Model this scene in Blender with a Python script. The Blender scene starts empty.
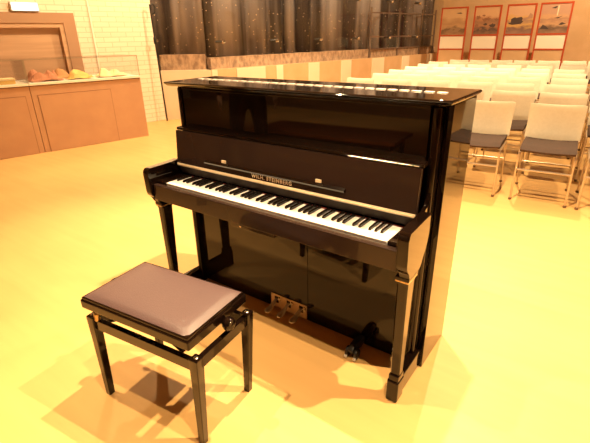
import bpy, bmesh, math, random
from mathutils import Vector, Matrix, noise
random.seed(7)
S = bpy.context.scene
C = S.collection
PI = math.pi

# ------------------------------------------------------------------ materials
def mat(name, col, rough=.5, metal=0., coat=0., spec=.5, sheen=0.):
    m = bpy.data.materials.new(name); m.use_nodes = True
    b = m.node_tree.nodes['Principled BSDF']
    b.inputs['Base Color'].default_value = (*col, 1)
    b.inputs['Roughness'].default_value = rough
    b.inputs['Metallic'].default_value = metal
    b.inputs['Coat Weight'].default_value = coat
    b.inputs['Coat Roughness'].default_value = .03
    b.inputs['Coat IOR'].default_value = 1.32
    b.inputs['Specular IOR Level'].default_value = spec
    b.inputs['Sheen Weight'].default_value = sheen
    return m
def noisy(m, c1, c2, scale=(5,5,5), detail=4, lo=.35, hi=.65, bump=0., rough=None):
    nt = m.node_tree; b = nt.nodes['Principled BSDF']
    tc = nt.nodes.new('ShaderNodeTexCoord'); mp = nt.nodes.new('ShaderNodeMapping')
    mp.inputs['Scale'].default_value = scale
    nz = nt.nodes.new('ShaderNodeTexNoise'); nz.inputs['Detail'].default_value = detail; nz.inputs['Scale'].default_value = 1
    cr = nt.nodes.new('ShaderNodeValToRGB')
    cr.color_ramp.elements[0].position = lo; cr.color_ramp.elements[0].color = (*c1, 1)
    cr.color_ramp.elements[1].position = hi; cr.color_ramp.elements[1].color = (*c2, 1)
    L = nt.links.new
    L(tc.outputs['Object'], mp.inputs['Vector']); L(mp.outputs[0], nz.inputs['Vector'])
    L(nz.outputs['Fac'], cr.inputs[0]); L(cr.outputs[0], b.inputs['Base Color'])
    if bump:
        bp = nt.nodes.new('ShaderNodeBump'); bp.inputs['Strength'].default_value = bump; bp.inputs['Distance'].default_value = .01
        L(nz.outputs['Fac'], bp.inputs['Height']); L(bp.outputs[0], b.inputs['Normal'])
    return m
def emis(name, col, s):
    m = mat(name, (0,0,0)); b = m.node_tree.nodes['Principled BSDF']
    b.inputs['Emission Color'].default_value = (*col, 1); b.inputs['Emission Strength'].default_value = s
    return m
def glassmat(name, tint=(1,1,1), base=.03):
    m = bpy.data.materials.new(name); m.use_nodes = True; nt = m.node_tree
    nt.nodes.clear(); out = nt.nodes.new('ShaderNodeOutputMaterial')
    t = nt.nodes.new('ShaderNodeBsdfTransparent'); t.inputs[0].default_value = (*tint, 1)
    g = nt.nodes.new('ShaderNodeBsdfGlossy'); g.inputs['Roughness'].default_value = .02
    lw = nt.nodes.new('ShaderNodeLayerWeight'); f = nt.nodes.new('ShaderNodeMapRange'); pw = nt.nodes.new('ShaderNodeMath'); pw.operation = 'POWER'; pw.inputs[1].default_value = 5; nt.links.new(lw.outputs['Facing'], pw.inputs[0]); nt.links.new(pw.outputs[0], f.inputs[0]); f.inputs['To Min'].default_value = base; f.inputs['To Max'].default_value = .7
    mx = nt.nodes.new('ShaderNodeMixShader'); L = nt.links.new
    L(f.outputs[0], mx.inputs[0]); L(t.outputs[0], mx.inputs[1]); L(g.outputs[0], mx.inputs[2]); L(mx.outputs[0], out.inputs[0])
    return m

BLACK = mat('black_polish', (.006,.003,.002), .04, 0, 1., .1)
BLACK_SATIN = mat('black_satin_polish', (.024,.014,.011), .25, 0, .6, .2)
DARKGAP = mat('near_black_matt', (.012,.008,.006), .9)
WKEY = mat('white_key_plastic', (.86,.84,.80), .18, 0, .3)
BKEY = mat('black_key_plastic', (.012,.009,.008), .22, 0, .4)
REDFELT = mat('red_felt', (.25,.02,.015), .95)
SILVER = mat('nickel', (.72,.66,.58), .22, 1.)
CHROME = mat('chrome', (.80,.78,.75), .10, 1.)
PEDM = mat('pedal_chrome', (.85,.76,.64), .22, .6)
PLATEM = mat('pedal_plate_brass', (.60,.44,.28), .38, .35)
TUBEC = mat('chair_chrome', (.66,.56,.44), .32, .75)
BRASS = mat('brass', (.62,.45,.24), .3, .6)
HINGEG = mat('satin_brass_hinge', (.80,.68,.48), .42, .35)
HINGE = mat('brushed_hinge', (.55,.5,.45), .5, .5)
GOLD = mat('gold_leaf', (.90,.74,.50), .4, .1)
RUBBER = mat('black_rubber', (.012,.011,.01), .45)
PALE = mat('pale_plastic', (.75,.72,.66), .3)
LEATHER = noisy(mat('brown_leather', (.2,.1,.07), .38, 0, .1), (.082,.051,.053), (.098,.061,.064), (220,220,220), 2, .3, .7, .15)
LEATHER.node_tree.nodes['Principled BSDF'].inputs['Roughness'].default_value = .42
FLOOR = mat('oak_floor', (.7,.45,.2), .45, 0, 0, .35)
# pale oak laminate: long faint grain plus soft blotches
nt = FLOOR.node_tree; b = nt.nodes['Principled BSDF']; L = nt.links.new
tc = nt.nodes.new('ShaderNodeTexCoord'); mp = nt.nodes.new('ShaderNodeMapping'); mp.inputs['Scale'].default_value = (1.2,14,1); mp.inputs['Rotation'].default_value = (0,0,.25)
n1 = nt.nodes.new('ShaderNodeTexNoise'); n1.inputs['Scale'].default_value = 1; n1.inputs['Detail'].default_value = 6
n2 = nt.nodes.new('ShaderNodeTexNoise'); n2.inputs['Scale'].default_value = .9; n2.inputs['Detail'].default_value = 3
ad = nt.nodes.new('ShaderNodeMath'); ad.operation = 'MULTIPLY_ADD'; ad.inputs[1].default_value = .6
cr = nt.nodes.new('ShaderNodeValToRGB'); cr.color_ramp.elements[0].position = .5; cr.color_ramp.elements[1].position = 1.1
cr.color_ramp.elements[0].color = (.57,.345,.128,1); cr.color_ramp.elements[1].color = (.69,.43,.165,1)
L(tc.outputs['Object'], mp.inputs[0]); L(mp.outputs[0], n1.inputs['Vector']); L(tc.outputs['Object'], n2.inputs['Vector'])
L(n1.outputs['Fac'], ad.inputs[0]); L(n2.outputs['Fac'], ad.inputs[2]); L(ad.outputs[0], cr.inputs[0]); L(cr.outputs[0], b.inputs['Base Color'])

def brickmat(name, c1, c2, mortar, w=.25, h=.075):
    m = mat(name, c1, .8); nt = m.node_tree; b = nt.nodes['Principled BSDF']; L = nt.links.new
    tc = nt.nodes.new('ShaderNodeTexCoord'); sp = nt.nodes.new('ShaderNodeSeparateXYZ'); cb = nt.nodes.new('ShaderNodeCombineXYZ')
    br = nt.nodes.new('ShaderNodeTexBrick'); br.inputs['Scale'].default_value = 1
    br.inputs['Color1'].default_value = (*c1,1); br.inputs['Color2'].default_value = (*c2,1); br.inputs['Mortar'].default_value = (*mortar,1)
    br.inputs['Mortar Size'].default_value = .006; br.inputs['Brick Width'].default_value = w; br.inputs['Row Height'].default_value = h
    L(tc.outputs['Object'], sp.inputs[0]); L(sp.outputs[0], cb.inputs[0]); L(sp.outputs[2], cb.inputs[1]); L(cb.outputs[0], br.inputs['Vector'])
    L(br.outputs['Color'], b.inputs['Base Color'])
    bp = nt.nodes.new('ShaderNodeBump'); bp.inputs['Strength'].default_value = .3; bp.inputs['Distance'].default_value = .005; bp.invert = True
    L(br.outputs['Fac'], bp.inputs['Height']); L(bp.outputs[0], b.inputs['Normal'])
    return m
BRICK = brickmat('painted_brick', (.86,.77,.62), (.82,.72,.57), (.70,.58,.42))
BRICKD = brickmat('brown_brick', (.34,.20,.12), (.28,.16,.09), (.20,.12,.08))
PLASTER = noisy(mat('cream_plaster', (.8,.68,.5), .85), (.80,.68,.50), (.84,.72,.55), (2,2,2), 3)
BACKWALL = noisy(mat('tan_plaster', (.6,.4,.22), .85), (.62,.40,.21), (.68,.45,.25), (3,3,3), 3)
CEIL = mat('ceiling_paint', (.42,.32,.22), .9)
MDF = noisy(mat('case_board', (.62,.33,.16), .6), (.48,.27,.15), (.52,.30,.165), (4,4,4), 3)
MDFL = mat('case_seam', (.30,.15,.07), .8)
WHITEB = mat('white_board', (.86,.80,.68), .5)
DOORF = mat('door_frame_paint', (.42,.25,.15), .6)
DOORP = noisy(mat('door_wood', (.55,.34,.2), .6), (.52,.32,.19), (.60,.38,.23), (1,1,18), 3)
GLASS = glassmat('clear_glass')
CHAIRW = noisy(mat('cream_fabric', (.85,.76,.5), .8, sheen=.2), (.86,.82,.66), (.90,.86,.70), (40,40,40), 2)
FRAMEB = mat('brown_window_frame', (.15,.10,.075), .5)
RAILM = mat('matt_dark_wood', (.022,.013,.010), .55, 0, 0, .3)
CAPB = mat('brown_foot_cap', (.16,.09,.05), .5)
SEATB = noisy(mat('brown_fabric', (.13,.07,.05), .85), (.052,.030,.022), (.066,.038,.028), (90,90,90), 2)
REDF = mat('red_frame_paint', (.45,.065,.02), .45)
SIGNW = emis('sign_glow', (1,.93,.78), 2.2)
CABLE = mat('white_cable_cover', (.85,.8,.7), .5)

# curtain: heavy folds, streaked grey brown; pale flecks paint reflected lamp sparkle
CURT = mat('sparkle_painted_curtain', (.1,.07,.05), .42, .25)
nt = CURT.node_tree; b = nt.nodes['Principled BSDF']; L = nt.links.new
tc = nt.nodes.new('ShaderNodeTexCoord')
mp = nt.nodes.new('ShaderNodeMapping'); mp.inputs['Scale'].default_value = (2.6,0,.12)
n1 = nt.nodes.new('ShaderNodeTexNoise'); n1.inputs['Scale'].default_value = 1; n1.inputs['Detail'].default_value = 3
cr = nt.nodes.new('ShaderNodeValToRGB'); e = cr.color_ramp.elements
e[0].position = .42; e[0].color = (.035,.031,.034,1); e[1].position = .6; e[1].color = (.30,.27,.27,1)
vo = nt.nodes.new('ShaderNodeTexVoronoi'); vo.inputs['Scale'].default_value = 13
lt = nt.nodes.new('ShaderNodeMath'); lt.operation = 'LESS_THAN'; lt.inputs[1].default_value = .13
mx = nt.nodes.new('ShaderNodeMix'); mx.data_type = 'RGBA'; mx.inputs['B'].default_value = (.75,.6,.42,1)
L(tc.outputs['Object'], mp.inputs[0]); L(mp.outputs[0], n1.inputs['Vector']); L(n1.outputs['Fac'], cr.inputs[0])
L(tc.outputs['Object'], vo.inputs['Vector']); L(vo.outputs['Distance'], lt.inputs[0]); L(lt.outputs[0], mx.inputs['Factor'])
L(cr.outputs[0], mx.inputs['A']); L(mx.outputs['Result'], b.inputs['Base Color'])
HEM = noisy(mat('rough_stone', (.4,.25,.15), .9), (.28,.18,.12), (.55,.38,.25), (16,16,9), 6, .35, .65, .5)

# ------------------------------------------------------------------ mesh helpers
def box(bm, x0,x1,y0,y1,z0,z1, bev=0., seg=2, M=None):
    r = bmesh.ops.create_cube(bm, size=1)['verts']
    for v in r: v.co = Vector(((x0+x1)/2+v.co.x*(x1-x0), (y0+y1)/2+v.co.y*(y1-y0), (z0+z1)/2+v.co.z*(z1-z0)))
    if bev:
        es = list({e for v in r for e in v.link_edges})
        g = bmesh.ops.bevel(bm, geom=es, offset=bev, segments=seg, affect='EDGES', profile=.5)
        r = list({v for f in g['faces'] for v in f.verts} | {v for v in r if v.is_valid})
    if M: 
        for v in r: v.co = M @ v.co
    return bm
def tube(bm, pts, r=.01, n=10, caps=True):
    pts = [Vector(p) for p in pts]; rs = r if isinstance(r, (list, tuple)) else [r]*len(pts)
    rings = []; up = None
    for i, p in enumerate(pts):
        t = ((pts[min(i+1,len(pts)-1)]-p).normalized() + (p-pts[max(i-1,0)]).normalized()).normalized()
        if up is None: up = Vector((0,0,1)) if abs(t.z) < .9 else Vector((1,0,0))
        a = t.cross(up).normalized(); c = a.cross(t).normalized(); up = c
        rings.append([bm.verts.new(p + rs[i]*(math.cos(k*2*PI/n)*a + math.sin(k*2*PI/n)*c)) for k in range(n)])
    for A, B in zip(rings, rings[1:]):
        for k in range(n): bm.faces.new((A[k], A[(k+1)%n], B[(k+1)%n], B[k]))
    if caps: bm.faces.new(rings[0][::-1]); bm.faces.new(rings[-1])
    return bm
def prism(bm, poly, a0, a1, axis='x', bev=0.):
    """poly of 2D points; extruded along axis"""
    def P(u, v, a): return {'x':(a,u,v),'y':(u,a,v),'z':(u,v,a)}[axis]
    A = [bm.verts.new(P(u,v,a0)) for u,v in poly]; B = [bm.verts.new(P(u,v,a1)) for u,v in poly]
    n = len(poly); fs = [bm.faces.new(A), bm.faces.new(B[::-1])]
    for k in range(n): fs.append(bm.faces.new((A[k], B[k], B[(k+1)%n], A[(k+1)%n])))
    if bev:
        es = list({e for f in fs[:2] for e in f.edges})
        bmesh.ops.bevel(bm, geom=es, offset=bev, segments=2, affect='EDGES', profile=.5)
    return bm
def lathe(bm, prof, c=(0,0,0), n=20, axis='z'):
    rings = []
    for r, h in prof:
        ring = []
        for k in range(n):
            a = 2*PI*k/n; u, v = r*math.cos(a), r*math.sin(a)
            q = {'z':(u,v,h),'x':(h,u,v),'y':(v,h,u)}[axis]
            ring.append(bm.verts.new(Vector(c)+Vector(q)))
        rings.append(ring)
    for A, B in zip(rings, rings[1:]):
        for k in range(n): bm.faces.new((A[k], A[(k+1)%n], B[(k+1)%n], B[k]))
    bm.faces.new(rings[0][::-1]); bm.faces.new(rings[-1])
    return bm
def obj(name, bm, m, parent=None, smooth=False, loc=None):
    bmesh.ops.recalc_face_normals(bm, faces=bm.faces)
    me = bpy.data.meshes.new(name); bm.to_mesh(me); bm.free()
    if smooth:
        for p in me.polygons: p.use_smooth = True
        try: me.set_sharp_from_angle(angle=math.radians(40))
        except Exception: pass
    me.materials.append(m)
    o = bpy.data.objects.new(name, me); C.objects.link(o); o.parent = parent
    if smooth:
        wn = o.modifiers.new('weighted_normals','WEIGHTED_NORMAL'); wn.weight = 80; wn.keep_sharp = True
    if loc: o.location = loc
    return o
def N(): return bmesh.new()
def bx(name, m, parent, *a, bev=.0, seg=2): return obj(name, box(N(), *a, bev=bev, seg=seg), m, parent, smooth=bev > 0)
def tag(o, label, cat, group=None, kind=None):
    if label: o['label'] = label
    if cat: o['category'] = cat
    if group: o['group'] = group
    if kind: o['kind'] = kind
    return o
def thing(name, label, cat, loc=(0,0,0), rz=0, group=None):
    o = bpy.data.objects.new(name, None); C.objects.link(o); o.location = loc; o.rotation_euler = (0,0,rz); o.empty_display_size = .1
    return tag(o, label, cat, group)
def dup(root, loc, rz, label, group):
    r = root.copy(); C.objects.link(r); r.location = loc; r.rotation_euler = (0,0,rz); r['label'] = label; r['group'] = group
    for ch in list(root.children):
        c = ch.copy(); C.objects.link(c); c.parent = r
        for g in list(ch.children):
            d = g.copy(); C.objects.link(d); d.parent = c
    return r
def struct(name, bm, m, parent=None, loc=(0,0,0), rz=0):
    o = obj(name, bm, m, parent); o.location = loc; o.rotation_euler = (0,0,rz)
    o['kind'] = 'structure'; return o

# ------------------------------------------------------------------ camera
cx, cy, cz, yaw, pitch, roll, fpx = 1.1677, -1.3088, 1.3936, .6346, -.4084, -.0184, 428.7287
f = Vector((-math.sin(yaw)*math.cos(pitch), math.cos(yaw)*math.cos(pitch), math.sin(pitch)))
r = Vector((math.cos(yaw), math.sin(yaw), 0)); u = r.cross(f)
r2 = math.cos(roll)*r + math.sin(roll)*u; u2 = -math.sin(roll)*r + math.cos(roll)*u
cam = bpy.data.cameras.new('camera'); co = bpy.data.objects.new('camera', cam); C.objects.link(co)
cam.sensor_width = 36; cam.lens = fpx*36/590; cam.clip_start = .05
co.matrix_world = Matrix(((r2.x,u2.x,-f.x,cx),(r2.y,u2.y,-f.y,cy),(r2.z,u2.z,-f.z,cz),(0,0,0,1)))
S.camera = co

# ------------------------------------------------------------------ room
CH = 4.0
struct('floor', box(N(), -9.5,5.0,-6.0,12.6,-.1,0), FLOOR)
struct('ceiling', box(N(), -9.5,5.0,-6.0,12.6,CH,CH+.1), CEIL)
A = Vector((-5.56,3.82,0)); B = Vector((-4.82,4.38,0)); Cc = Vector((-3.38,12.19,0)); Z = Vector((-6.8075,-2.0489,0))
dirZ = math.atan2(A.y-Z.y, A.x-Z.x); LZ = (A-Z).length
dir1 = math.atan2(B.y-A.y, B.x-A.x); L1 = (B-A).length
dir2 = math.atan2(Cc.y-B.y, Cc.x-B.x); L2 = (Cc-B).length
# local frame of each left wall: x along the wall, -y into the room (room lies to the right of travel)
def wallpt(P, a, s, off, z): return Vector((P.x+s*math.cos(a)+off*math.sin(a), P.y+s*math.sin(a)-off*math.cos(a), z))
# brick wall with a door opening s 3.0..4.56
bm = N(); box(bm, -4.2,3.0,0,.2,0,CH); box(bm, 4.56,LZ,0,.2,0,CH); box(bm, 3.0,4.56,0,.2,1.63,CH)
wl = struct('wall_left', bm, BRICK, None, Z, dirZ)
dr = bpy.data.objects.new('door_1', None); C.objects.link(dr); dr.location = Z; dr.rotation_euler = (0,0,dirZ); dr['kind'] = 'structure'
bm = N(); box(bm, 4.56,4.73,-.025,.0,0,1.77); box(bm, 2.83,3.0,-.025,.0,0,1.77); box(bm, 3.0,4.56,-.025,.0,1.63,1.77)
obj('door_frame', bm, DOORF, dr)
bm = N(); box(bm, 4.50,4.56,-.01,.12,0,1.63); box(bm, 3.0,3.06,-.01,.12,0,1.63); box(bm, 3.06,4.50,-.01,.12,1.57,1.63)
obj('inner_frame', bm, DOORP, dr)
obj('door_leaf', box(N(), 3.06,4.50,.07,.11,0,1.57), DOORP, dr)
obj('door_handle', tube(N(), [(3.2,.07,.95),(3.2,.02,.95),(3.32,.02,.95)], .01), SILVER, dr)

# low wall under the glazing, both runs
struct('wall_sill_short', box(N(), 0,L1,0,.14,0,.86), PLASTER, None, A, dir1)
wo = struct('wall_sill_long', box(N(), 0,L2,0,.14,0,.86), BACKWALL, None, B, dir2)
for i, (s0, s1) in enumerate([(0,.12),(.55,1.25),(1.54,1.72),(2.46,2.80),(3.54,3.90),(4.71,5.21),(6.03,6.36),(7.3,7.6)]):
    t = struct('trim_%d' % (i+1), box(N(), s0,s1,-.02,.0,0,.855, bev=.003), PLASTER, None, B, dir2)

def window(name, P, a, Lw, mull, knobs):
    w = bpy.data.objects.new(name, None); C.objects.link(w); w.location = P; w.rotation_euler = (0,0,a); w['kind'] = 'structure'
    obj('glass_pane', box(N(), 0,Lw,.004,.012,.86,CH), GLASS, w)
    for s, z in knobs:
        k = obj('glass_fixing', lathe(N(), [(.012,.03),(.032,.03),(.036,0),(.036,-.02),(.028,-.035),(.01,-.038)], (s,0,z), 14, 'y'), SILVER, w, True)
        obj('fixing_arm', tube(N(), [(s,.02,z),(s-.12,.07,z)], .022, 8), RUBBER, k)
    for s in mull:
        obj('mullion', box(N(), s-.012,s+.012,.0,.03,.86,CH), DOORF, w)
    return w
window('window_1', A, dir1, L1, [], [])
w2 = window('window_2', B, dir2, L2, [], [(s,z) for s in (.3,1.59,2.85,4.13,5.4,6.66) for z in (1.32,2.13)])
for s in (4.75,5.95,7.03,7.75): obj('mullion', box(N(), s-.02,s+.02,.10,.13,.87,2.0), FRAMEB, w2)
for z in (1.06,1.34,1.88): obj('window_bar', box(N(), 4.75,7.75,.095,.125,z-.014,z+.014), FRAMEB, w2)
def curtain(P, a, s0, s1, seed, label):
    bm = N(); n = int((s1-s0)*60); prev = None
    for i in range(n+1):
        s = s0+(s1-s0)*i/n
        y = .27 + .055*math.sin(s*13+1.5*math.sin(s*2.1+seed)) + .03*math.sin(s*5.3+seed)
        zb = 1.09 + .012*noise.noise(Vector((s*9,seed,0))) - .035*min(s,3.4) * (1 if seed else 0)
        c = [bm.verts.new((s,y,zb)), bm.verts.new((s,y,2.4)), bm.verts.new((s,y,CH-.02))]
        if prev:
            for k in range(2): bm.faces.new((prev[k],c[k],c[k+1],prev[k+1]))
        prev = c
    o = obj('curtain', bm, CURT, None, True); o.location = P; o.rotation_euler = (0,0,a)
    md = o.modifiers.new('thickness','SOLIDIFY'); md.thickness = .006
    return tag(o, label, 'curtain', None)
curtain(A, dir1, -.07, L1-.10, 0, 'dark curtain with painted sparkles behind the short glass pane right of the black pole')
curtain(B, dir2, .11, 7.9, 1.7, 'long dark curtain with painted sparkles behind the glass wall above the piano and chairs')
struct('trim_20', box(N(), 0,L1-.12,.141,.42,.861,1.12), HEM, None, A, dir1)
struct('trim_21', box(N(), 0.1,L2,.141,.42,.861,1.06), HEM, None, B, dir2)
struct('wall_behind_curtain', box(N(), .19,L2,.45,.5,0,CH), BRICKD, None, B, dir2)
struct('wall_behind_short_curtain', box(N(), -.1,L1-.18,.45,.5,0,CH), BRICKD, None, A, dir1)
struct('wall_back', box(N(), Cc.x-.6,5.0,Cc.y,Cc.y+.2,0,CH), BACKWALL)
struct('wall_right', box(N(), 4.8,5.0,-6,12.2,0,CH), BRICKD)
struct('wall_front', box(N(), -9.3,4.8,-6,-5.8,0,CH), BRICKD)

# white cable cover and lit sign on the brick wall, pole
o = obj('cable_cover', box(N(), -.012,.012,-.02,0,0,CH, bev=.003), CABLE); o.location = wallpt(Z,dirZ,4.97,.001,0); o.rotation_euler = (0,0,dirZ)
tag(o, 'thin white vertical cable cover on the pale brick wall right of the door', 'cable')
sg = thing('emergency_sign', 'lit white emergency sign on the brick wall above the brown door', 'sign', wallpt(Z,dirZ,4.09,.0,1.84), dirZ)
obj('sign_box', box(N(), -.18,.18,-.05,0,-.06,.06, bev=.006), PALE, sg, True)
obj('lit_face', box(N(), -.165,.165,-.056,-.05,-.05,.05), SIGNW, sg)
pl = thing('window_pole', 'thin black pole with a hook on top standing against the corner of the brick wall', 'pole', wallpt(Z,dirZ,5.96,.14,0), dirZ)
obj('shaft', tube(N(), [(0.0,.0,0.0),(-.02,.04,1.92)], .013, 10), RUBBER, pl, True)
obj('hook', tube(N(), [(-.02,.04,1.90),(.03,.03,1.93),(.06,.03,1.88),(.05,.03,1.80),(.0,.04,1.76)], .011, 8), RUBBER, pl, True)
obj('grip', lathe(N(), [(.016,1.30),(.026,1.32),(.026,1.40),(.016,1.42)], (-.014,.027,0), 12), RUBBER, pl, True)
obj('clip', box(N(), -.005,.04,.01,.045,1.34,1.38, bev=.004), SILVER, pl, True)

# ------------------------------------------------------------------ display cases (left)
K = Vector((-5.05,.79,0)); Mv = Vector((-4.63,2.76,0)); dC = math.atan2(Mv.y-K.y, Mv.x-K.x)
K2 = K - 1.5*(Mv-K).normalized()
def case(s0, s1, label, panels):
    t = thing('display_case', label, 'display case', K2 + s0*(Mv-K).normalized(), dC, 'display cases along the left wall')
    w = s1-s0
    bm = N(); box(bm, .002,w-.001,.006,.72,0,.86, bev=.003)
    obj('body', bm, MDF, t)
    for (a, b_) in panels:
        bm = N(); e = .006
        for q in ((a,a+e,.0,.745),(b_-e,b_,.0,.745),(a,b_,.739,.745)): box(bm, q[0],q[1],.003,.008,q[2],q[3])
        obj('panel_seam', bm, MDFL, t)
        obj('front_panel', box(N(), a+.007,b_-.007,.0,.010,.004,.737), MDF, t)
    obj('display_board', box(N(), 0,w,-.012,.73,.866,.895, bev=.002), WHITEB, t)
    obj('shadow_gap', box(N(), .004,w-.004,.004,.72,.858,.867), DARKGAP, t)  # solid near-black strip stands in for the shade under the board
    g = N()
    for q in ((0.004,w-.004,0,.006,.895,1.17),(0.004,w-.004,.712,.718,.895,1.17),(0.004,.010,.006,.712,.895,1.17),(w-.010,w-.004,.006,.712,.895,1.17),(0.004,w-.004,0,.718,1.17,1.176)): box(g,*q)
    c = obj('glass_cover', g, GLASS, t)
    bm = N()
    for q in ((.003,.009,-.002,.004),(w-.009,w-.003,-.002,.004)): box(bm, q[0],q[1],q[2],q[3],.895,1.176)
    box(bm, .003,w-.003,-.003,.003,1.172,1.178)
    obj('glass_edge', bm, mat('glass_edge_green', (.30,.24,.15), .3), c)
    return t
case(0, 2.032, 'tan display case cut off by the left edge, holding a flat yellow box', [(.25,1.10),(1.16,1.97)])
case(2.035, 3.51, 'tan glass-topped display case nearest the corner, holding crumpled papers', [(.07,1.015)])
def cpt(s, off, z): 
    d = (Mv-K).normalized(); n = Vector((-d.y,d.x,0)); p = K2 + s*d + off*n; p.z = z; return p
def crumple(s, off, L_, W_, H_, m, label, seed, name='crumpled_paper', cat='paper'):
    bm = N(); nx, ny = 16, 10; g = []
    for i in range(nx+1):
        row = []
        for j in range(ny+1):
            x = (i/nx-.5)*L_; y = (j/ny-.5)*W_
            edge = min(i,nx-i,j,ny-j)
            z = .004 + H_*max(0, .45+1.1*noise.noise(Vector((x*9+seed, y*9, seed))))*min(1,edge/2+.1)
            row.append(bm.verts.new((x+.02*noise.noise(Vector((x*20,y*20,seed))), y, z)))
        g.append(row)
    for i in range(nx):
        for j in range(ny): bm.faces.new((g[i][j],g[i+1][j],g[i+1][j+1],g[i][j+1]))
    o = obj(name, bm, m); o.location = cpt(s,off,.8975); o.rotation_euler = (0,0,dC)
    md = o.modifiers.new('thickness','SOLIDIFY'); md.thickness = .0025; md.offset = 1
    return tag(o, label, cat)
REDC = mat('rust_cloth', (.50,.22,.12), .85); TANC = mat('tan_cloth', (.55,.28,.12), .85); YEL = mat('yellow_paper', (.80,.55,.18), .75); IVO = mat('ivory_paper', (.85,.72,.42), .75)
crumple(2.29,.25,.40,.30,.16,REDC,'rust-red crumpled cloth at the left end inside the corner display case',3,'folded_cloth','cloth')
crumple(2.62,.52,.26,.20,.13,TANC,'tan crumpled cloth lying right of the rust-red one in the display case',8,'folded_cloth','cloth')
crumple(2.72,.20,.32,.22,.12,YEL,'yellow crumpled paper in the middle of the corner display case',12)
crumple(3.17,.22,.40,.26,.11,IVO,'pale ivory crumpled paper near the right end of the display case',21)
bk = thing('flat_box', 'flat yellow box lying inside the left display case', 'box', cpt(1.77,.16,.8955), dC)
obj('box_base', box(N(), -.14,.14,-.10,.10,0,.05, bev=.004), YEL, bk, True)
obj('box_lid', box(N(), -.145,.145,-.105,.105,.045,.068, bev=.004), IVO, bk, True)

# ------------------------------------------------------------------ poster stands (rear)
def artmat(name, sky, mid, ground, seed, dark):
    m = mat(name, sky, .6); nt = m.node_tree; b = nt.nodes['Principled BSDF']; L = nt.links.new
    tc = nt.nodes.new('ShaderNodeTexCoord'); sp = nt.nodes.new('ShaderNodeSeparateXYZ')
    nz = nt.nodes.new('ShaderNodeTexNoise'); nz.inputs['Scale'].default_value = 5; nz.inputs['Detail'].default_value = 5
    mp = nt.nodes.new('ShaderNodeMapping'); mp.inputs['Location'].default_value = (seed,seed,seed); mp.inputs['Scale'].default_value = (1,1,2)
    ma = nt.nodes.new('ShaderNodeMath'); ma.operation = 'MULTIPLY_ADD'; ma.inputs[1].default_value = .45
    cr = nt.nodes.new('ShaderNodeValToRGB'); e = cr.color_ramp.elements
    e[0].position = .0; e[0].color = (*ground,1); e[1].position = 1; e[1].color = (*sky,1)
    for p_, c_ in ((.22,dark),(.34,mid),(.46,ground),(.56,mid),(.68,sky)): q = e.new(p_); q.color = (*c_,1)
    mr = nt.nodes.new('ShaderNodeMapRange'); mr.inputs['From Min'].default_value = 1.33; mr.inputs['From Max'].default_value = 2.0; mr.inputs['To Min'].default_value = -.2; mr.inputs['To Max'].default_value = .78
    L(tc.outputs['Object'], sp.inputs[0]); L(sp.outputs[2], mr.inputs[0]); L(tc.outputs['Object'], mp.inputs[0]); L(mp.outputs[0], nz.inputs['Vector'])
    L(nz.outputs['Fac'], ma.inputs[0]); L(mr.outputs[0], ma.inputs[2]); L(ma.outputs[0], cr.inputs[0]); L(cr.outputs[0], b.inputs['Base Color'])
    return m
arts = [((.62,.40,.22),(.50,.30,.15),(.42,.24,.12),1.,(.16,.09,.05)),
        ((.60,.36,.20),(.42,.20,.10),(.30,.16,.09),4.,(.10,.06,.05)),
        ((.60,.36,.22),(.62,.36,.12),(.34,.20,.14),9.,(.22,.12,.09)),
        ((.48,.28,.19),(.56,.32,.17),(.38,.21,.13),14.,(.15,.09,.06))]
FIG = mat('picture_dark_ink', (.07,.045,.04), .6); FIGL = mat('picture_pale_ink', (.78,.62,.42), .6)
plabels = ['leftmost red-framed poster stand, its pale landscape sketchy, beside the curtain end',
           'second red-framed poster stand from the left with dark bushes in its picture',
           'third red-framed poster stand from the left showing a dark boat on water',
           'rightmost red-framed poster stand showing a tall pale post above hills']
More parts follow.
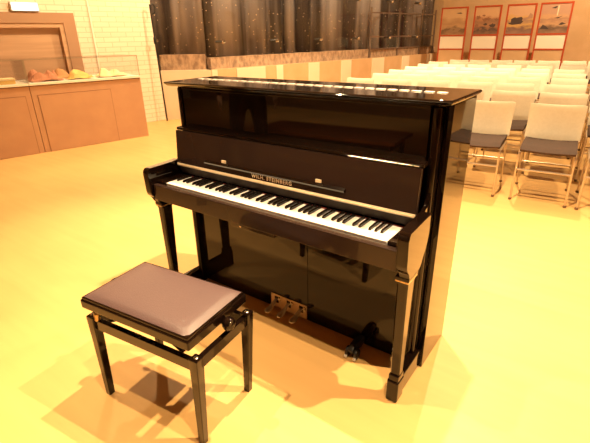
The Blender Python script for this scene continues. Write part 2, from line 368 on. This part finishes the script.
for i, (x0, x1) in enumerate([(-3.02,-2.34),(-2.19,-1.55),(-1.43,-.79),(-.72,-.06)]):
    t = thing('poster_stand', plabels[i], 'poster', ((x0+x1)/2,11.0,0), 0, 'red poster stands before the rear wall')
    h = (x1-x0)/2; bm = N(); z0 = .0
    box(bm, -h,-h+.035,-.015,.015,0,2.0); box(bm, h-.035,h,-.015,.015,0,2.0)
    for z in (1.965,1.315,.985,.40): box(bm, -h+.035,h-.035,-.014,.014,z,z+.035)
    obj('frame', bm, REDF, t)
    obj('foot', box(N(), -h-.01,-h+.045,-.2,.2,0,.03, bev=.004), RUBBER, t); obj('foot', box(N(), h-.045,h+.01,-.2,.2,0,.03, bev=.004), RUBBER, t)
    a = arts[i]
    pic = obj('picture', box(N(), -h+.035,h-.035,-.004,.004,1.35,1.965), artmat('poster_art_%d' % i, a[0],a[1],a[2],a[3],a[4]), t)
    obj('text_panel', box(N(), -h+.035,h-.035,-.004,.004,1.02,1.315), WHITEB, t)
    obj('lower_panel', box(N(), -h+.035,h-.035,-.004,.004,.435,.985), BACKWALL, t)
    def flat(name, poly, m): obj(name, prism(N(), poly, -.0055,-.0042,'y'), m, pic)
    if i == 0:
        flat('bird', [(.04,1.86),(.16,1.87),(.20,1.84),(.10,1.845)], FIG)
        flat('reeds', [(-.18,1.42),(-.05,1.50),(.02,1.44),(.14,1.53),(.22,1.50),(.12,1.41),(-.05,1.39)], mat('picture_brown_ink', (.30,.18,.10), .6))
    if i == 1:
        for k, (px, pz, pr) in enumerate([(-.20,1.74,.06),(-.05,1.68,.06),(.03,1.70,.05),(.15,1.55,.06),(-.02,1.58,.04),(-.22,1.56,.05),(-.12,1.48,.04),(.05,1.47,.03),(.22,1.68,.04),(-.08,1.78,.03)]):
            flat('bush', [(px+pr*math.cos(q*PI/8)*(1+.35*math.sin(q*5.3+k)), pz+pr*.7*math.sin(q*PI/8)*(1+.35*math.cos(q*4.1+k))) for q in range(16)], FIG if k in (3,4) else mat('picture_rust_ink_%d' % k, (.28,.13,.07), .6))
    if i == 2:
        flat('boat', [(-.26,1.60),(-.20,1.60),(-.20,1.68),(-.12,1.72),(-.10,1.70),(.02,1.72),(.05,1.69),(.04,1.63),(.08,1.63),(.03,1.57),(-.16,1.55),(-.24,1.57)], FIG)
        flat('shore', [(.05,1.66),(.26,1.68),(.26,1.75),(.20,1.80),(.16,1.71),(.05,1.69)], mat('picture_far_ink', (.40,.22,.14), .6))
    if i == 3:
        flat('post', [(.03,1.72),(.05,1.72),(.06,1.93),(.03,1.93)], FIGL)
        flat('bird', [(-.10,1.88),(0,1.92),(.02,1.90),(-.02,1.87)], FIG); flat('bird', [(-.03,1.67),(.08,1.69),(.16,1.71),(.06,1.66)], FIG)
        flat('hill', [(-.27,1.45),(-.22,1.54),(-.14,1.50),(-.08,1.44)], FIG); flat('hill', [(.1,1.53),(.16,1.58),(.25,1.55),(.16,1.52)], FIG)

# ------------------------------------------------------------------ audience chairs
FW = .451
def make_chair():
    t = thing('audience_chair', '', 'chair')
    # origin: floor, midway between the front feet, facing -y
    h = FW/2-.011; R = .0088
    for s in (-1,1):
        obj('front_leg', tube(N(), [(s*h,.0,.006),(s*(h-.004),.012,.40),(s*(h-.004),.03,.435)], R, 8), TUBEC, t, True)
        obj('rear_leg', tube(N(), [(s*h,.50,.006),(s*(h-.004),.43,.38),(s*(h-.004),.40,.435)], R, 8), TUBEC, t, True)
        obj('seat_rail', tube(N(), [(s*(h-.004),.03,.435),(s*(h-.004),.40,.435)], R, 8), TUBEC, t, True)
        obj('back_post', tube(N(), [(s*(h-.02),.40,.435),(s*(h-.02),.455,.52),(s*(h-.02),.505,.74)], .009, 8), TUBEC, t, True)
        for y in (0,.50): obj('foot_cap', lathe(N(), [(.013,0),(.014,.004),(.013,.02)], (s*h,y,0), 8), CAPB, t, True)
    obj('front_crossbar', tube(N(), [(-h,.008,.285),(h,.008,.285)], .009, 8), TUBEC, t, True)
    obj('rear_crossbar', tube(N(), [(-h,.455,.25),(h,.455,.25)], .008, 8), TUBEC, t, True)
    # seat cushion, slightly saddled, front roll
    bm = N(); nx, ny = 12, 10
    def sz(x,y): return .483 + .010*(abs(x)/.2)**2 - .028*max(0,(1-(y+.012)/.07))**2*(1 if y < .058 else 0)
    top = [[bm.verts.new(((i/nx-.5)*.418, -.012+j/ny*.43, sz((i/nx-.5)*.418, -.012+j/ny*.43))) for j in range(ny+1)] for i in range(nx+1)]
    bot = [[bm.verts.new(((i/nx-.5)*.41, -.004+j/ny*.42, .440+ .006*(abs(i/nx-.5)*2)**2)) for j in range(ny+1)] for i in range(nx+1)]
    for i in range(nx):
        for j in range(ny):
            bm.faces.new((top[i][j],top[i+1][j],top[i+1][j+1],top[i][j+1])); bm.faces.new((bot[i][j],bot[i][j+1],bot[i+1][j+1],bot[i+1][j]))
    for i in range(nx):
        for j in (0,ny): bm.faces.new((top[i][j],bot[i][j],bot[i+1][j],top[i+1][j]))
    for j in range(ny):
        for i in (0,nx): bm.faces.new((top[i][j],bot[i][j],bot[i][j+1],top[i][j+1]))
    obj('seat', bm, SEATB, t, True)
    # backrest: curved padded panel z .475-.785
    bm = N(); nx, nz = 14, 10
    def bp(i,k,d):
        a = (i/nx-.5)*2; q = k/nz
        hw = .222*(1-.0*q); x = a*hw
        zz = .478 + q*(.790-.478) - (.012*(1-a*a) if k == nz else 0) - (.006*(1-a*a) if k==0 else 0)
        edge = min(1, (1-abs(a))*6+.25)*min(1, min(q,1-q)*7+.3)
        y = .425 + .075*q + .03*(1-a*a) - .0 + d*(.006+.012*edge)
        if abs(a) > .99 and k in (0,nz): zz += .008 if k == 0 else -.008
        return bm.verts.new((x,y,zz))
    F = [[bp(i,k,-1) for k in range(nz+1)] for i in range(nx+1)]; G = [[bp(i,k,1) for k in range(nz+1)] for i in range(nx+1)]
    for i in range(nx):
        for k in range(nz):
            bm.faces.new((F[i][k],F[i+1][k],F[i+1][k+1],F[i][k+1])); bm.faces.new((G[i][k],G[i][k+1],G[i+1][k+1],G[i+1][k]))
    for i in range(nx):
        for k in (0,nz): bm.faces.new((F[i][k],G[i][k],G[i+1][k],F[i+1][k]))
    for k in range(nz):
        for i in (0,nx): bm.faces.new((F[i][k],G[i][k],G[i][k+1],F[i][k+1]))
    obj('backrest', bm, CHAIRW, t, True)
    return t
th = .073; U = Vector((math.cos(th), math.sin(th), 0)); V = Vector((-math.sin(th), math.cos(th), 0))
ORD = ['first','second','third','fourth','fifth','sixth','seventh','eighth','ninth','tenth']
proto = make_chair(); used = False
rows = []
for r_ in range(9):
    v = 2.728 + .897*r_
    pitch_ = [.575,.50,.54,.54,.54,.54,.54,.54,.491][r_]
    kmin = [-2,-4,-5,-5,-5,-5,-5,-5,-5][r_]
    row = []
    for k in range(kmin, 3):
        uu = .772 + pitch_*k - (0 if k <= 0 else (.06 if r_ == 0 else 0)) + (.0 if r_ in (0,8) else .02*math.sin(r_*2.3+k))
        base = U*uu + V*(v + .02*math.sin(k*1.7+r_*3.1)*(1 if r_ else 0))
        if base.x > 1.06 - .07*(base.y-2.8) + .12: continue
        row.append(base + U*(FW/2))
    rows.append(row)
for r_, row in enumerate(rows):
    for j, p in enumerate(row):
        n = len(row)
        where = 'row nearest the piano' if r_ == 0 else ('rearmost row before the posters' if r_ == 8 else ORD[r_] + ' row from the front')
        if r_ == 0: lab = ['chair of the row nearest the piano, hidden behind the piano side', 'cream-backed chair with brown seat and chrome legs, half behind the right side of the piano', 'whole cream-backed chair with brown seat in the row nearest the piano', 'cream-backed chair cut off by the right edge in the row nearest the piano'][min(j,3)]
        else: lab = 'cream-backed chrome chair, %s from the left end of the %s' % (ORD[j], where)
        rz = th + (0 if r_ in (0,) else .03*math.sin(j*2.9+r_*1.3))
        if not used:
            proto.location = p; proto.rotation_euler = (0,0,rz); proto['label'] = lab; proto['group'] = 'cream-backed audience chairs in rows'; used = True
        else: dup(proto, p, rz, lab, 'cream-backed audience chairs in rows')

# ------------------------------------------------------------------ PIANO
P = thing('upright_piano', 'large glossy black upright piano with open keyboard in the middle of the floor', 'piano', (0,.25,0))
PO = Vector((0,.25,0))
def part(name, bm, m, parent=P, smooth=True):
    bmesh.ops.translate(bm, verts=bm.verts, vec=-PO)
    return obj(name, bm, m, parent, smooth)
def pb(name, m, *a, bev=.002, parent=P, seg=2): return part(name, box(N(), *a, bev=bev, seg=seg), m, parent)
for s in (-1,1):
    a, b_ = sorted((s*.692, s*.718)); pb('side_panel', BLACK, a,b_,.25,.535,.0,1.165, bev=.003)
    a, b_ = sorted((s*.660, s*.690)); part('front_post', box(N(), a,b_,.198,.262,.0,1.164, bev=.012, seg=4), BLACK)
pb('back_panel', BLACK_SATIN, -.69,.69,.50,.53,.02,1.16)
# lid with bevelled moulded edge
def lidmesh():
    bm = N(); ring = []
    for (o_, z) in [(-.024,1.166),(-.012,1.170),(-.002,1.180),(0,1.184),(-.003,1.1885),(-.006,1.190)]:
        x, y0, y1 = .7375+o_, .160-o_, .525+o_*.2
        ring.append([bm.verts.new(q) for q in ((-x,y0,z),(x,y0,z),(x,y1,z),(-x,y1,z))])
    for A_, B_ in zip(ring, ring[1:]):
        for k in range(4): bm.faces.new((A_[k],A_[(k+1)%4],B_[(k+1)%4],B_[k]))
    bm.faces.new(ring[0][::-1]); bm.faces.new(ring[-1]); return bm
lid = part('lid', lidmesh(), BLACK)
def hinge(name, x0, x1, y, z, w, m, parent, seg=.045, gap=.004):
    bm = N(); x = x0
    while x < x1-.01:
        box(bm, x, min(x+seg,x1)-gap, y-w/2, y+w/2, z-.0015, z+.0025, bev=.0012, seg=1); x += seg
    return part(name, bm, m, parent)
hinge('lid_hinge', -.68,.675,.352,1.1905,.021, HINGE, lid, .05, .013)
# upper front panel (mirror polish), recessed
up = pb('upper_panel', BLACK, -.652,.652,.205,.222,.955,1.164, bev=.002)
part('upper_panel_frame', box(N(), -.652,.652,.199,.206,1.152,1.164, bev=.002), BLACK)
# ledge over the fallboard
pb('ledge', BLACK, -.668,.668,.150,.206,.953,.968, bev=.004)
hinge('ledge_hinge', .36,.655,.1470,.9575,.006, SILVER, P, .03, .003)
# fallboard, opened against the upper part: tilted slab with desk strip, lettering and gold hinge
fb = part('fallboard', prism(N(), [(.126,.780),(.140,.952),(.156,.952),(.146,.780)], -.664,.664,'x', .002), BLACK_SATIN)
def fy(z): return .126+(z-.780)*.0814
part('music_ledge', prism(N(), [(fy(.812)-.012,.812),(fy(.82)-.014,.819),(fy(.826)+.002,.828),(fy(.812)+.002,.808)], -.445,.365,'x',.002), BLACK, fb)
for x in (-.315,.235):
    part('brass_stop', box(N(), x-.014,x+.014,fy(.838)-.006,fy(.838)+.002,.829,.843, bev=.0015), GOLD, fb)
hinge('fallboard_hinge', -.662,.662,fy(.776)-.001,.7755,.009, HINGEG, fb, .055, .003)
part('fallboard_hinge_plate', box(N(), -.662,.662,.1222,.1262,.768,.7825, bev=.001), HINGEG, fb)
part('fallboard_rail', prism(N(), [(.126,.769),(.150,.722),(.172,.722),(.160,.769)], -.664,.664,'x',.002), RAILM)
# lettering
cu = bpy.data.curves.new('lettering','FONT'); cu.body = 'WILH. STEINBERG'; cu.size = .0245; cu.extrude = .0004; cu.align_x = 'CENTER'; cu.align_y = 'CENTER'; cu.space_character = 1.22; cu.offset = .0006
tmp = bpy.data.objects.new('lettering_tmp', cu); C.objects.link(tmp)
bpy.context.view_layer.update()
me = bpy.data.meshes.new_from_object(tmp.evaluated_get(bpy.context.evaluated_depsgraph_get()))
bpy.data.objects.remove(tmp); bpy.data.curves.remove(cu)
me.name = 'lettering'; me.materials.clear(); me.materials.append(GOLD)
lt = bpy.data.objects.new('lettering', me); C.objects.link(lt); lt.parent = fb
lt.rotation_euler = (math.radians(90)-math.atan(.0814), 0, 0); lt.location = Vector((-.020, fy(.797)-.0006, .797)) - PO
lt['label'] = 'gold capital lettering'
# keyboard
pb('keybed', BLACK, -.672,.672,-.010,.245,.625,.690, bev=.003)
pb('key_slip', BLACK_SATIN, -.672,.672,-.040,-.011,.620,.703, bev=.004)
for s in (-1,1):
    a, b_ = sorted((s*.617, s*.671)); pb('key_block', BLACK, a,b_,-.008,.149,.690,.716, bev=.004)
pb('felt_strip', REDFELT, -.613,.613,.1435,.149,.6905,.714, bev=0)
ww = 1.225/52
for i in range(52):
    x = -.6125 + i*ww
    bm = N(); box(bm, x+.0004, x+ww-.0004, .0, .143, .692, .711, bev=.0006, seg=1)
    box(bm, x+.0005, x+ww-.0005, -.0022, .0, .7065, .711)
    part('white_key', bm, WKEY, P)
names = 'ABCDEFG'
for i in range(51):
    n = names[i % 7]
    if n in 'ACDFG':
        off = {'A':.001,'C':-.0015,'D':.0015,'F':-.002,'G':0.}[n]
        x = -.6125 + (i+1)*ww + off
        bm = N(); V8 = []
        for (z, hw, y0) in ((.709,.0060,.050),(.7205,.0046,.055),(.7225,.0038,.059)):
            V8.append([bm.verts.new(q) for q in ((x-hw,y0,z),(x+hw,y0,z),(x+hw,.143,z),(x-hw,.143,z))])
        for A_, B_ in zip(V8, V8[1:]):
            for k in range(4): bm.faces.new((A_[k],A_[(k+1)%4],B_[(k+1)%4],B_[k]))
        bm.faces.new(V8[0][::-1]); bm.faces.new(V8[-1])
        part('black_key', bm, BKEY, P, False)
# arms, columns, toes
for s in (-1,1):
    a, b_ = sorted((s*.674, s*.716))
    prof = [(-.058,.665),(-.054,.645),(-.040,.632),(-.022,.618),(-.014,.600),(-.014,.592),(.072,.592),(.078,.605),(.100,.630),(.120,.650),(.135,.680),(.140,.72),(.142,.795),(.10,.790),(-.035,.788),(-.048,.785),(-.057,.776),(-.060,.755)]
    part('arm', prism(N(), prof, a, b_, 'x', .005), BLACK)
    a, b_ = sorted((s*.674, s*.690)); part('arm_back', prism(N(), [(.138,.64),(.20,.62),(.20,.850),(.190,.842),(.184,.82),(.172,.803),(.156,.796),(.138,.793)], a, b_, 'x', .003), BLACK)
    # cap + column + toe
    xc = s*.687
    cap = pb('column_cap', BLACK, xc-.027,xc+.027,-.016,.072,.577,.592, bev=.003)
    col = N()
    rg = []
    for (z, hw, y0, y1) in ((.570,.0235,-.012,.066),(.555,.021,-.008,.060),(.13,.0195,-.000,.042)):
        c_ = .006
        rg.append([col.verts.new(q) for q in ((xc-hw+c_,y0,z),(xc+hw-c_,y0,z),(xc+hw,y0+c_,z),(xc+hw,y1-c_,z),(xc+hw-c_,y1,z),(xc-hw+c_,y1,z),(xc-hw,y1-c_,z),(xc-hw,y0+c_,z))])
    for A_, B_ in zip(rg, rg[1:]):
        for k in range(8): col.faces.new((A_[k],A_[(k+1)%8],B_[(k+1)%8],B_[k]))
    col.faces.new(rg[0]); col.faces.new(rg[-1][::-1])
    part('column', col, BLACK)
    part('column_ring', box(N(), xc-.0262,xc+.0262,-.0145,.0705,.570,.5775, bev=.002), BRASS)
    toe = N(); box(toe, xc-.025,xc+.025,-.014,.054,.0,.105, bev=.008, seg=3); box(toe, xc-.022,xc+.022,-.008,.048,.103,.132, bev=.005)
    part('toe_block', toe, BLACK)
    a, b_ = sorted((s*.662, s*.706)); pb('toe_rail', BLACK, a,b_,.052,.25,.006,.098, bev=.006)
# lower panel in two leaves
pb('lower_panel', BLACK, -.652,.104,.234,.25,.014,.624, bev=.0015)
pb('lower_panel', BLACK, .106,.652,.234,.25,.014,.624, bev=.0015)
pb('bottom_board', DARKGAP, -.69,.69,.262,.50,.004,.03, bev=0)
# control box with knob under the keybed
cb = pb('control_box', BLACK_SATIN, -.155,.10,-.018,.10,.588,.6245, bev=.006)
part('control_knob', lathe(N(), [(.005,.0),(.006,-.008),(.004,-.010)], (-.085,-.018,.606), 12, 'y'), SILVER, cb)
# pedals
pp = pb('pedal_plate', PLATEM, -.138,.100,.2295,.2335,.018,.100, bev=.001)
for x in (-.098,-.016,.066):
    bm = N(); n = 14; rings = []
    path = [(.233,.070,.007,.006),(.226,.073,.009,.006),(.214,.070,.010,.006),(.194,.060,.011,.006),(.176,.050,.015,.0065),(.156,.045,.020,.0065),(.140,.043,.017,.006),(.132,.043,.006,.003)]
    for (y, z, hw, hh) in path:
        rings.append([bm.verts.new((x+hw*math.cos(2*PI*k/n), y, z+hh*math.sin(2*PI*k/n))) for k in range(n)])
    for A_, B_ in zip(rings, rings[1:]):
        for k in range(n): bm.faces.new((A_[k],A_[(k+1)%n],B_[(k+1)%n],B_[k]))
    bm.faces.new(rings[0]); bm.faces.new(rings[-1][::-1])
    pd = part('pedal', bm, PEDM, P)
    part('pedal_slot', box(N(), x-.013,x+.013,.227,.2295,.050,.090, bev=.0008), DARKGAP, pp)
    part('pedal_bracket', lathe(N(), [(.010,.0),(.012,-.004),(.008,-.01)], (x+.022,.2295,.082), 12, 'y'), CHROME, pp)
# twin castor at front, right of the pedals
cs = part('castor', prism(N(), [(.233,.022),(.233,.060),(.20,.064),(.16,.078),(.128,.074),(.108,.052),(.116,.034),(.15,.030),(.20,.030)],   .412,.440,'x',.006), RUBBER)
for x in (.395,.440):
    part('wheel', lathe(N(), [(.010,0),(.024,.002),(.026,.008),(.024,.015),(.008,.017)], (x,.135,.0262), 20, 'x'), RUBBER, cs)
    part('wheel_cover', box(N(), x+.001,x+.016,.104,.116,.004,.018, bev=.003), PALE, cs)

# ------------------------------------------------------------------ STOOL
T = thing('piano_bench', 'black piano stool with brown leather cushion in front of the piano', 'piano stool', (-.084,-.478,0), .12)
def tp(name, bm, m, parent=T): return obj(name, bm, m, parent, True)
tp('seat_frame', box(box(N(), -.268,.268,-.160,.160,.470,.487, bev=.004), -.274,.274,-.166,.166,.438,.478, bev=.007, seg=3), BLACK)
bm = N(); nx, ny = 28, 20; g = []
for i in range(nx+1):
    row = []
    for j in range(ny+1):
        a = (i/nx-.5)*2; b_ = (j/ny-.5)*2
        e = min(1-abs(a)**1, 1); ex = 1-abs(a)**9; ey = 1-abs(b_)**7
        row.append(bm.verts.new((a*.263, b_*.155, .486+.016*max(0,ex*ey)**.55 + .006*(1-a*a)*(1-b_*b_))))
    g.append(row)
for i in range(nx):
    for j in range(ny): bm.faces.new((g[i][j],g[i+1][j],g[i+1][j+1],g[i][j+1]))
lo = bmesh.ops.extrude_edge_only(bm, edges=[e_ for e_ in bm.edges if e_.is_boundary])
for v_ in [q for q in lo['geom'] if isinstance(q, bmesh.types.BMVert)]: v_.co.z = .474
bmesh.ops.contextual_create(bm, geom=[e_ for e_ in bm.edges if e_.is_boundary])
cush = tp('cushion', bm, LEATHER)
cush['label'] = 'brown leather cushion'
hL, hD = .2585, .148
for sx in (-1,1):
    for sy in (-1,1):
        bm = N(); rg = []
        for (z, hw, ox, oy) in ((.0,.0135,hL-.002,hD-.002),(.30,.0175,hL+.002,hD-.001),(.403,.0195,hL+.003,hD),(.406,.018,hL+.003,hD)):
            c_ = .003; X, Y = sx*ox+.006+.040*z, sy*oy
            rg.append([bm.verts.new(q) for q in ((X-hw+c_,Y-hw,z),(X+hw-c_,Y-hw,z),(X+hw,Y-hw+c_,z),(X+hw,Y+hw-c_,z),(X+hw-c_,Y+hw,z),(X-hw+c_,Y+hw,z),(X-hw,Y+hw-c_,z),(X-hw,Y-hw+c_,z))])
        for A_, B_ in zip(rg, rg[1:]):
            for k in range(8): bm.faces.new((A_[k],A_[(k+1)%8],B_[(k+1)%8],B_[k]))
        bm.faces.new(rg[0][::-1]); bm.faces.new(rg[-1])
        leg = tp('leg', bm, BLACK)
        tp('bolt', lathe(N(), [(.009,.0),(.009,.002),(.005,.0045)], (sx*(hL+.003)+.022,sy*hD,.406), 12), SILVER, leg)
for sy in (-1,1): tp('apron', box(N(), -hL+.038,hL+.004,sy*(hD-.002)-.011,sy*(hD-.002)+.011,.348,.392, bev=.002), BLACK)
for sx in (-1,1): tp('apron', box(N(), sx*hL+.020-.011,sx*hL+.020+.011,-hD+.018,hD-.018,.348,.392, bev=.002), BLACK)
# lifting gear: threaded rod with end knobs, scissor arms, cross shafts
rod = tp('adjusting_rod', tube(N(), [(-.29,.02,.430),(.30,.02,.430)], .006, 10), SILVER)
for sx in (-1,1):
    tp('adjusting_knob', lathe(N(), [(.006,.268*sx),(.012,.276*sx),(.022,.282*sx),(.0265,.292*sx),(.0265,.302*sx),(.021,.313*sx),(.008,.317*sx)][::sx], (0,.02,.440), 20, 'x'), BLACK, rod)
for sy in (-1,1):
    tp('scissor_arm', tube(N(), [(-.19,sy*.115,.372),(-.05,sy*.115,.440)], .007, 8), RUBBER)
    tp('scissor_arm', tube(N(), [(.19,sy*.115,.372),(.05,sy*.115,.440)], .007, 8), RUBBER)
for x in (-.19,.19): tp('cross_shaft', tube(N(), [(x,-hD+.02,.372),(x,hD-.02,.372)], .006, 8), SILVER)
tp('centre_plate', box(N(), -.02,.02,-.13,.13,.43,.446, bev=.002), RUBBER)
tp('spacer_bush', lathe(N(), [(.010,0),(.012,.004),(.012,.03),(.010,.034)], (-.215,-.148,.388), 12), BRASS)

# ------------------------------------------------------------------ behind the camera (mirrored in the polished piano)
pf = thing('low_table', 'low rust-brown wooden table reflected in the upper panel of the piano', 'table', (-1.14,-2.05,0), -.08)
RUST = noisy(mat('rust_wood', (.34,.12,.05), .5), (.32,.11,.045), (.38,.14,.06), (2,20,2), 4)
obj('table_top', box(N(), -.78,.78,-.27,.27,.47,.50, bev=.004), RUST, pf, True)
obj('apron', box(N(), -.72,.72,-.22,.22,.40,.47), RUBBER, pf)
for sx in (-1,1):
    for sy in (-1,1): obj('leg', box(N(), sx*.70-.02,sx*.70+.02,sy*.20-.02,sy*.20+.02,0,.40), RUBBER, pf)
DARKC = mat('dark_cloth', (.012,.010,.010), .9)
SKIN = mat('skin', (.55,.33,.22), .5)
pr = thing('person', 'person in dark trousers and jumper standing, seen only as a reflection', 'person', (-1.68,-1.42,0), -.75)
def skin(name, pts, edges, m, parent, sub=2):
    me = bpy.data.meshes.new(name); me.from_pydata([q[:3] for q in pts], edges, []); me.materials.append(m)
    o = bpy.data.objects.new(name, me); C.objects.link(o); o.parent = parent
    md = o.modifiers.new('skin','SKIN')
    for v_, q in zip(me.skin_vertices[0].data, pts): v_.radius = (q[3], q[4] if len(q) > 4 else q[3])
    me.skin_vertices[0].data[0].use_root = True
    sb = o.modifiers.new('sub','SUBSURF'); sb.levels = sub; sb.render_levels = sub; md.use_smooth_shade = True
    return o
body = [(0,0,.93,.15,.11),(0,0,1.12,.135,.10),(0,.0,1.33,.17,.11),(0,0,1.45,.09,.07),(0,0,1.52,.05)]
edges = [(0,1),(1,2),(2,3),(3,4)]
for s_ in (-1,1):
    n0 = len(body)
    body += [(s_*.10,0,.82,.095),(s_*.12,.02,.48,.062),(s_*.14,-.01,.10,.045)]
    edges += [(0,n0),(n0,n0+1),(n0+1,n0+2)]
    n1 = len(body)
    body += [(s_*.20,0,1.40,.062),(s_*.25,-.01,1.14,.046),(s_*.26,.06,.90,.034)]
    edges += [(2,n1),(n1,n1+1),(n1+1,n1+2)]
skin('body', body, edges, DARKC, pr)
hd = skin('head', [(0,.0,1.50,.052),(0,.005,1.57,.072,.075),(0,.01,1.64,.082,.092),(0,.005,1.69,.065,.075)], [(0,1),(1,2),(2,3)], SKIN, pr)
nb = N(); bmesh.ops.create_cone(nb, cap_ends=True, segments=8, radius1=.014, radius2=.006, depth=.03)
nbo = obj('nose', nb, SKIN, hd, True, (0,.105,1.60)); nbo.rotation_euler = (-1.2,0,0)
for s_ in (-1,1):
    e_ = N(); bmesh.ops.create_uvsphere(e_, u_segments=10, v_segments=8, radius=.010); obj('eye', e_, RUBBER, hd, True, (s_*.03,.092,1.625))
    e_ = N(); bmesh.ops.create_uvsphere(e_, u_segments=10, v_segments=8, radius=.028); bmesh.ops.scale(e_, vec=(.35,.7,1), verts=e_.verts); obj('ear', e_, SKIN, hd, True, (s_*.085,0,1.61))
    hnd = [(s_*.26,.06,.90,.026),(s_*.26,.075,.84,.030,.014)]; he = [(0,1)]
    for k, l_ in enumerate((.055,.065,.060,.048)):
        b0 = len(hnd); y_ = .045+.020*k
        hnd += [(s_*.26,y_,.815,.009),(s_*.255,y_+.006,.815-l_*.55,.008),(s_*.248,y_+.004,.815-l_,.007)]; he += [(1,b0),(b0,b0+1),(b0+1,b0+2)]
    b0 = len(hnd); hnd += [(s_*.245,.105,.85,.010),(s_*.238,.125,.82,.008)]; he += [(1,b0),(b0,b0+1)]
    skin('hand', hnd, he, SKIN, pr, 1)
    obj('shoe', prism(N(), [(-.07,0),(.18,0),(.19,.03),(.12,.07),(.05,.11),(-.06,.11),(-.075,.04)], s_*.14-.045, s_*.14+.045, 'x', .012), RUBBER, pr, True)
hr = N(); bmesh.ops.create_uvsphere(hr, u_segments=20, v_segments=14, radius=.105)
for v_ in hr.verts: v_.co = Vector((v_.co.x*.93, v_.co.y*1.02-.012, v_.co.z*.95)) if v_.co.z > -.02 or v_.co.y < -.03 else Vector((v_.co.x*.7, v_.co.y*.6, v_.co.z*.4))
obj('hair', hr, DARKC, hd, True, (0,-.005,1.665))
mo = obj('mouth', box(N(), -.02,.02,-.004,.004,-.004,.004, bev=.002), REDFELT, hd, True, (0,.094,1.565))

# ------------------------------------------------------------------ lights
def spot(name, loc, tgt, W, size=150, rad=.03, col=(1,.70,.38), blend=.6):
    l = bpy.data.lights.new(name,'SPOT'); l.energy = W*2.8; l.color = col; l.spot_size = math.radians(size); l.spot_blend = blend; l.shadow_soft_size = rad
    o = bpy.data.objects.new(name, l); C.objects.link(o); o.location = loc
    o.rotation_euler = (Vector(tgt)-Vector(loc)).to_track_quat('-Z','Y').to_euler(); return o
spot('ceiling_or_fill_spot', (.30,.95,3.9), (.45,.70,0), 400, 84, blend=.5)
spot('ceiling_or_fill_spot', (-.95,-.75,3.9), (-.7,-.2,0), 210, 66, blend=.6)
spot('ceiling_or_fill_spot', (2.1,.8,3.9), (1.6,.3,0), 440, 76, blend=.6)
spot('ceiling_or_fill_spot', (-2.6,1.4,3.9), (-2.6,1.2,0), 200, 96, blend=.9)
spot('ceiling_or_fill_spot', (1.5,-1.0,3.9), (1.1,-.2,0), 170, 66, blend=.6)
spot('ceiling_or_fill_spot', (.0,4.6,3.9), (.0,4.6,.8), 260)
spot('ceiling_or_fill_spot', (1.6,2.0,3.9), (.9,3.6,.6), 130, 84)
spot('ceiling_or_fill_spot', (-1.0,7.2,3.9), (-1.0,7.0,0), 330, 84, blend=.9)
spot('ceiling_or_fill_spot', (1.0,9.0,3.9), (-.8,12.0,1.4), 320, 110, blend=.9)  # added fill for the rear wall, angled so poster shadows fall behind the stands
spot('ceiling_or_fill_spot', (-3.9,2.4,3.9), (-5.2,2.6,.8), 178)
spot('ceiling_or_fill_spot', (-3.0,5.2,3.9), (-4.4,5.6,1.0), 235)
spot('ceiling_or_fill_spot', (-2.3,8.0,3.9), (-4.1,8.2,1.0), 150, 100)
spot('ceiling_or_fill_spot', (-1.8,-3.4,3.9), (-2.8,-5.9,1.5), 480, 84)  # added fill on the front wall, to brighten the piano's upper-panel reflection
w = bpy.data.worlds.new('world'); S.world = w; w.use_nodes = True
w.node_tree.nodes['Background'].inputs[0].default_value = (1,.8,.55,1); w.node_tree.nodes['Background'].inputs[1].default_value = .05
S.view_settings.view_transform = 'Standard'; S.view_settings.look = 'None'; S.view_settings.gamma = 1; S.view_settings.exposure = 0.0
